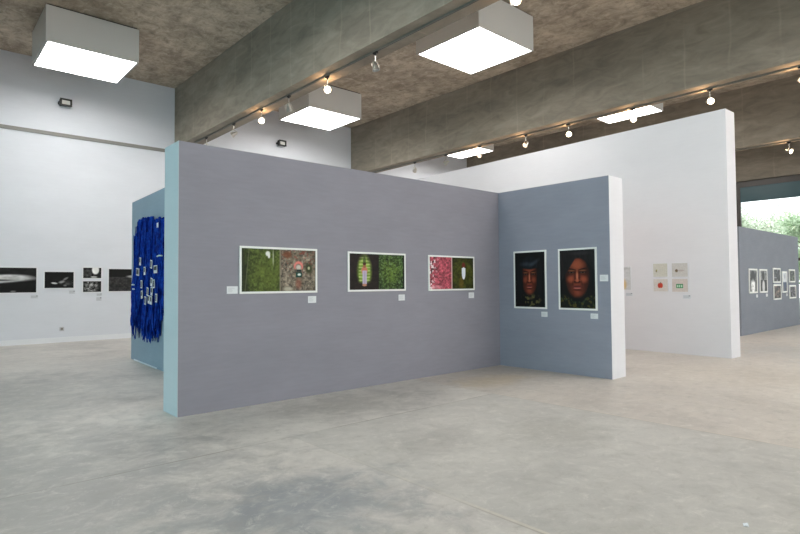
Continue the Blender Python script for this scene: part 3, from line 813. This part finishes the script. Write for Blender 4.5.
for k, (u, z) in enumerate(spots_uv):
    w_, h_ = (.19, .13) if k in (1, 4) else (.10, .14)
    u -= w_ / 2; z -= h_ / 2
    b = bx(0, w_, -.006, 0, 0, h_)
    c_ = obj('photo_card', b, M['mount'], ta); c_.location = (u, -.135, z); c_.rotation_euler = (0, R(rs.uniform(-9, 9)), 0)
    ink_grid('card_picture', p_misc(300 + k, (170, 176, 186), .3), .016, w_ - .016, .02 if k % 2 else .05, h_ - .016, -.0072, c_, 10, 10)
for u, z, l in ((2.16, 2.42, .05), ):
    c_ = obj('photo_card', bx(-.04, .04, -.006, 0, -.04, .04), M['mount'], ta); c_.location = (u, -.115, z)
for u, z, l in ((2.36, 1.90, .26), (.70, 1.44, .14), (.74, 1.36, .10)):
    b = bmesh.new(); tube(b, [(-l / 2, 0, 0), (0, -.01, .008), (l / 2, 0, 0)], .012, 8)
    c_ = obj('ribbon_end', b, M['ribbon'], ta); c_.location = (u, -.14, z); c_['label'] = 'pale greenish ribbon end'

t = thing('paper_scrap', 'tiny pale scrap lying on the floor at the lower right', 'scrap', (3.649, 1.114, .001), .4)
b = bmesh.new(); g_ = [[b.verts.new((.012 * i - .024, .009 * j - .013, .004 + .005 * math.sin(i * 1.9 + j))) for i in range(5)] for j in range(4)]
for j in range(3):
    for i in range(4): b.faces.new((g_[j][i], g_[j][i + 1], g_[j + 1][i + 1], g_[j + 1][i]))
o = obj('sheet', b, M['mount'], t); sm = o.modifiers.new('thickness', 'SOLIDIFY'); sm.thickness = .002

# ------------------------------------------------------------------ outside: planting beyond the glazing
struct('ground', bx(XR + .5, 60, -25, 45, -.25, -.05), M['grass'], 'pale paving and grass outside')
def tree(x, y, hgt, rad, n, m, label, seed, squash=1.0):
    r = random.Random(seed); t = thing('garden_tree', label, 'tree', (x, y, -.05))
    b = bmesh.new(); tube(b, [(0, 0, 0), (.05, .05, hgt * .35), (.0, .12, hgt * .7)], [.14, .11, .05], 10)
    for k in range(7):
        a = r.uniform(0, 6.28); z = hgt * r.uniform(.3, .6)
        tube(b, [(0, .05, z), (math.cos(a) * rad * .35, math.sin(a) * rad * .35, z + hgt * .12), (math.cos(a) * rad * .7, math.sin(a) * rad * .7, z + hgt * .2)], [.05, .035, .015], 6)
    obj('trunk', b, M['bark'], t)
    lumps = [(r.uniform(-.65, .65) * rad, r.uniform(-.65, .65) * rad, hgt * r.uniform(.3, .88), rad * r.uniform(.3, .5)) for k in range(22)]
    vs, fs = [], []
    for k in range(n):
        lx, ly, lz, lr = lumps[r.randrange(22)]
        d = Vector((r.gauss(0, 1), r.gauss(0, 1), r.gauss(0, 1))).normalized() * lr * r.uniform(.3, 1.1)
        p = Vector((lx, ly, lz)) + d; p.z = max(p.z, .25)
        q = Vector((r.gauss(0, 1), r.gauss(0, 1), r.gauss(0, 1))).normalized(); e = q.orthogonal().normalized()
        s_ = r.uniform(.07, .13); i0 = len(vs)
        vs += [p - q * s_, p + e * s_ * .45 , p + q * s_, p - e * s_ * .45]; fs.append((i0, i0 + 1, i0 + 2, i0 + 3))
    me = bpy.data.meshes.new('foliage'); me.from_pydata([tuple(v) for v in vs], [], fs); me.materials.append(M[m])
    o = link(bpy.data.objects.new('foliage', me)); o.parent = t
tree(38.5, 14.2, 6.3, 2.4, 9000, 'leaf2', 'pale leafy tree outside, at the left edge of the glazing', 1)
tree(34.0, 9.3, 5.6, 2.2, 9000, 'leaf2', 'light green tree outside, seen over the right grey partition', 2)
tree(31.0, 5.9, 4.9, 1.9, 7000, 'leaf', 'greener tree outside at the right edge of the view', 3)
tree(46.5, 11.6, 6.2, 2.4, 8000, 'leaf2', 'hazy pale tree standing behind the others outside', 4)
# ------------------------------------------------------------------ light
w = bpy.data.worlds.new('World'); scn.world = w; w.use_nodes = True
bg = w.node_tree.nodes['Background']; bg.inputs[0].default_value = (1, .985, .97, 1); bg.inputs[1].default_value = 2.3
def portal(x, y, z, rx, ry, rz, sx, sy):
    l = bpy.data.lights.new('portal', 'AREA'); l.shape = 'RECTANGLE'; l.size = sx; l.size_y = sy
    l.cycles.is_portal = True
    o = link(bpy.data.objects.new('window_portal', l)); o.location = (x, y, z); o.rotation_euler = (R(rx), R(ry), R(rz))
portal(XL - .35, 3.25, 2.7, 0, -90, 0, 5.4, 18.5)        # faces +x
portal(8, YB - .35, 2.7, 90, 0, 0, 24, 5.4)             # faces +y
portal(XR + .6, -.6, 2.35, 0, 90, 0, 4.5, 16.5)         # faces -x

# ------------------------------------------------------------------ camera
cd = bpy.data.cameras.new('camera'); cam = link(bpy.data.objects.new('camera', cd)); scn.camera = cam
cd.sensor_width = 36; cd.lens = 554.5111 / 800 * 36; cd.clip_end = 300
yw, pt, rl = R(48.4314), R(1.7967), R(-.4248)
F = Vector((math.cos(yw) * math.cos(pt), math.sin(yw) * math.cos(pt), math.sin(pt)))
Rt = Vector((math.sin(yw), -math.cos(yw), 0)); U = Rt.cross(F)
R2 = Rt * math.cos(rl) + U * math.sin(rl); U2 = U * math.cos(rl) - Rt * math.sin(rl)
mx = Matrix((R2, U2, -F)).transposed().to_4x4(); mx.translation = Vector((0, 0, 1.4122)); cam.matrix_world = mx

vs_ = scn.view_settings; scn.display_settings.display_device = 'sRGB'
vs_.view_transform = 'Standard'; vs_.look = 'None'; vs_.gamma = 1; vs_.use_curve_mapping = False; vs_.exposure = 0.36
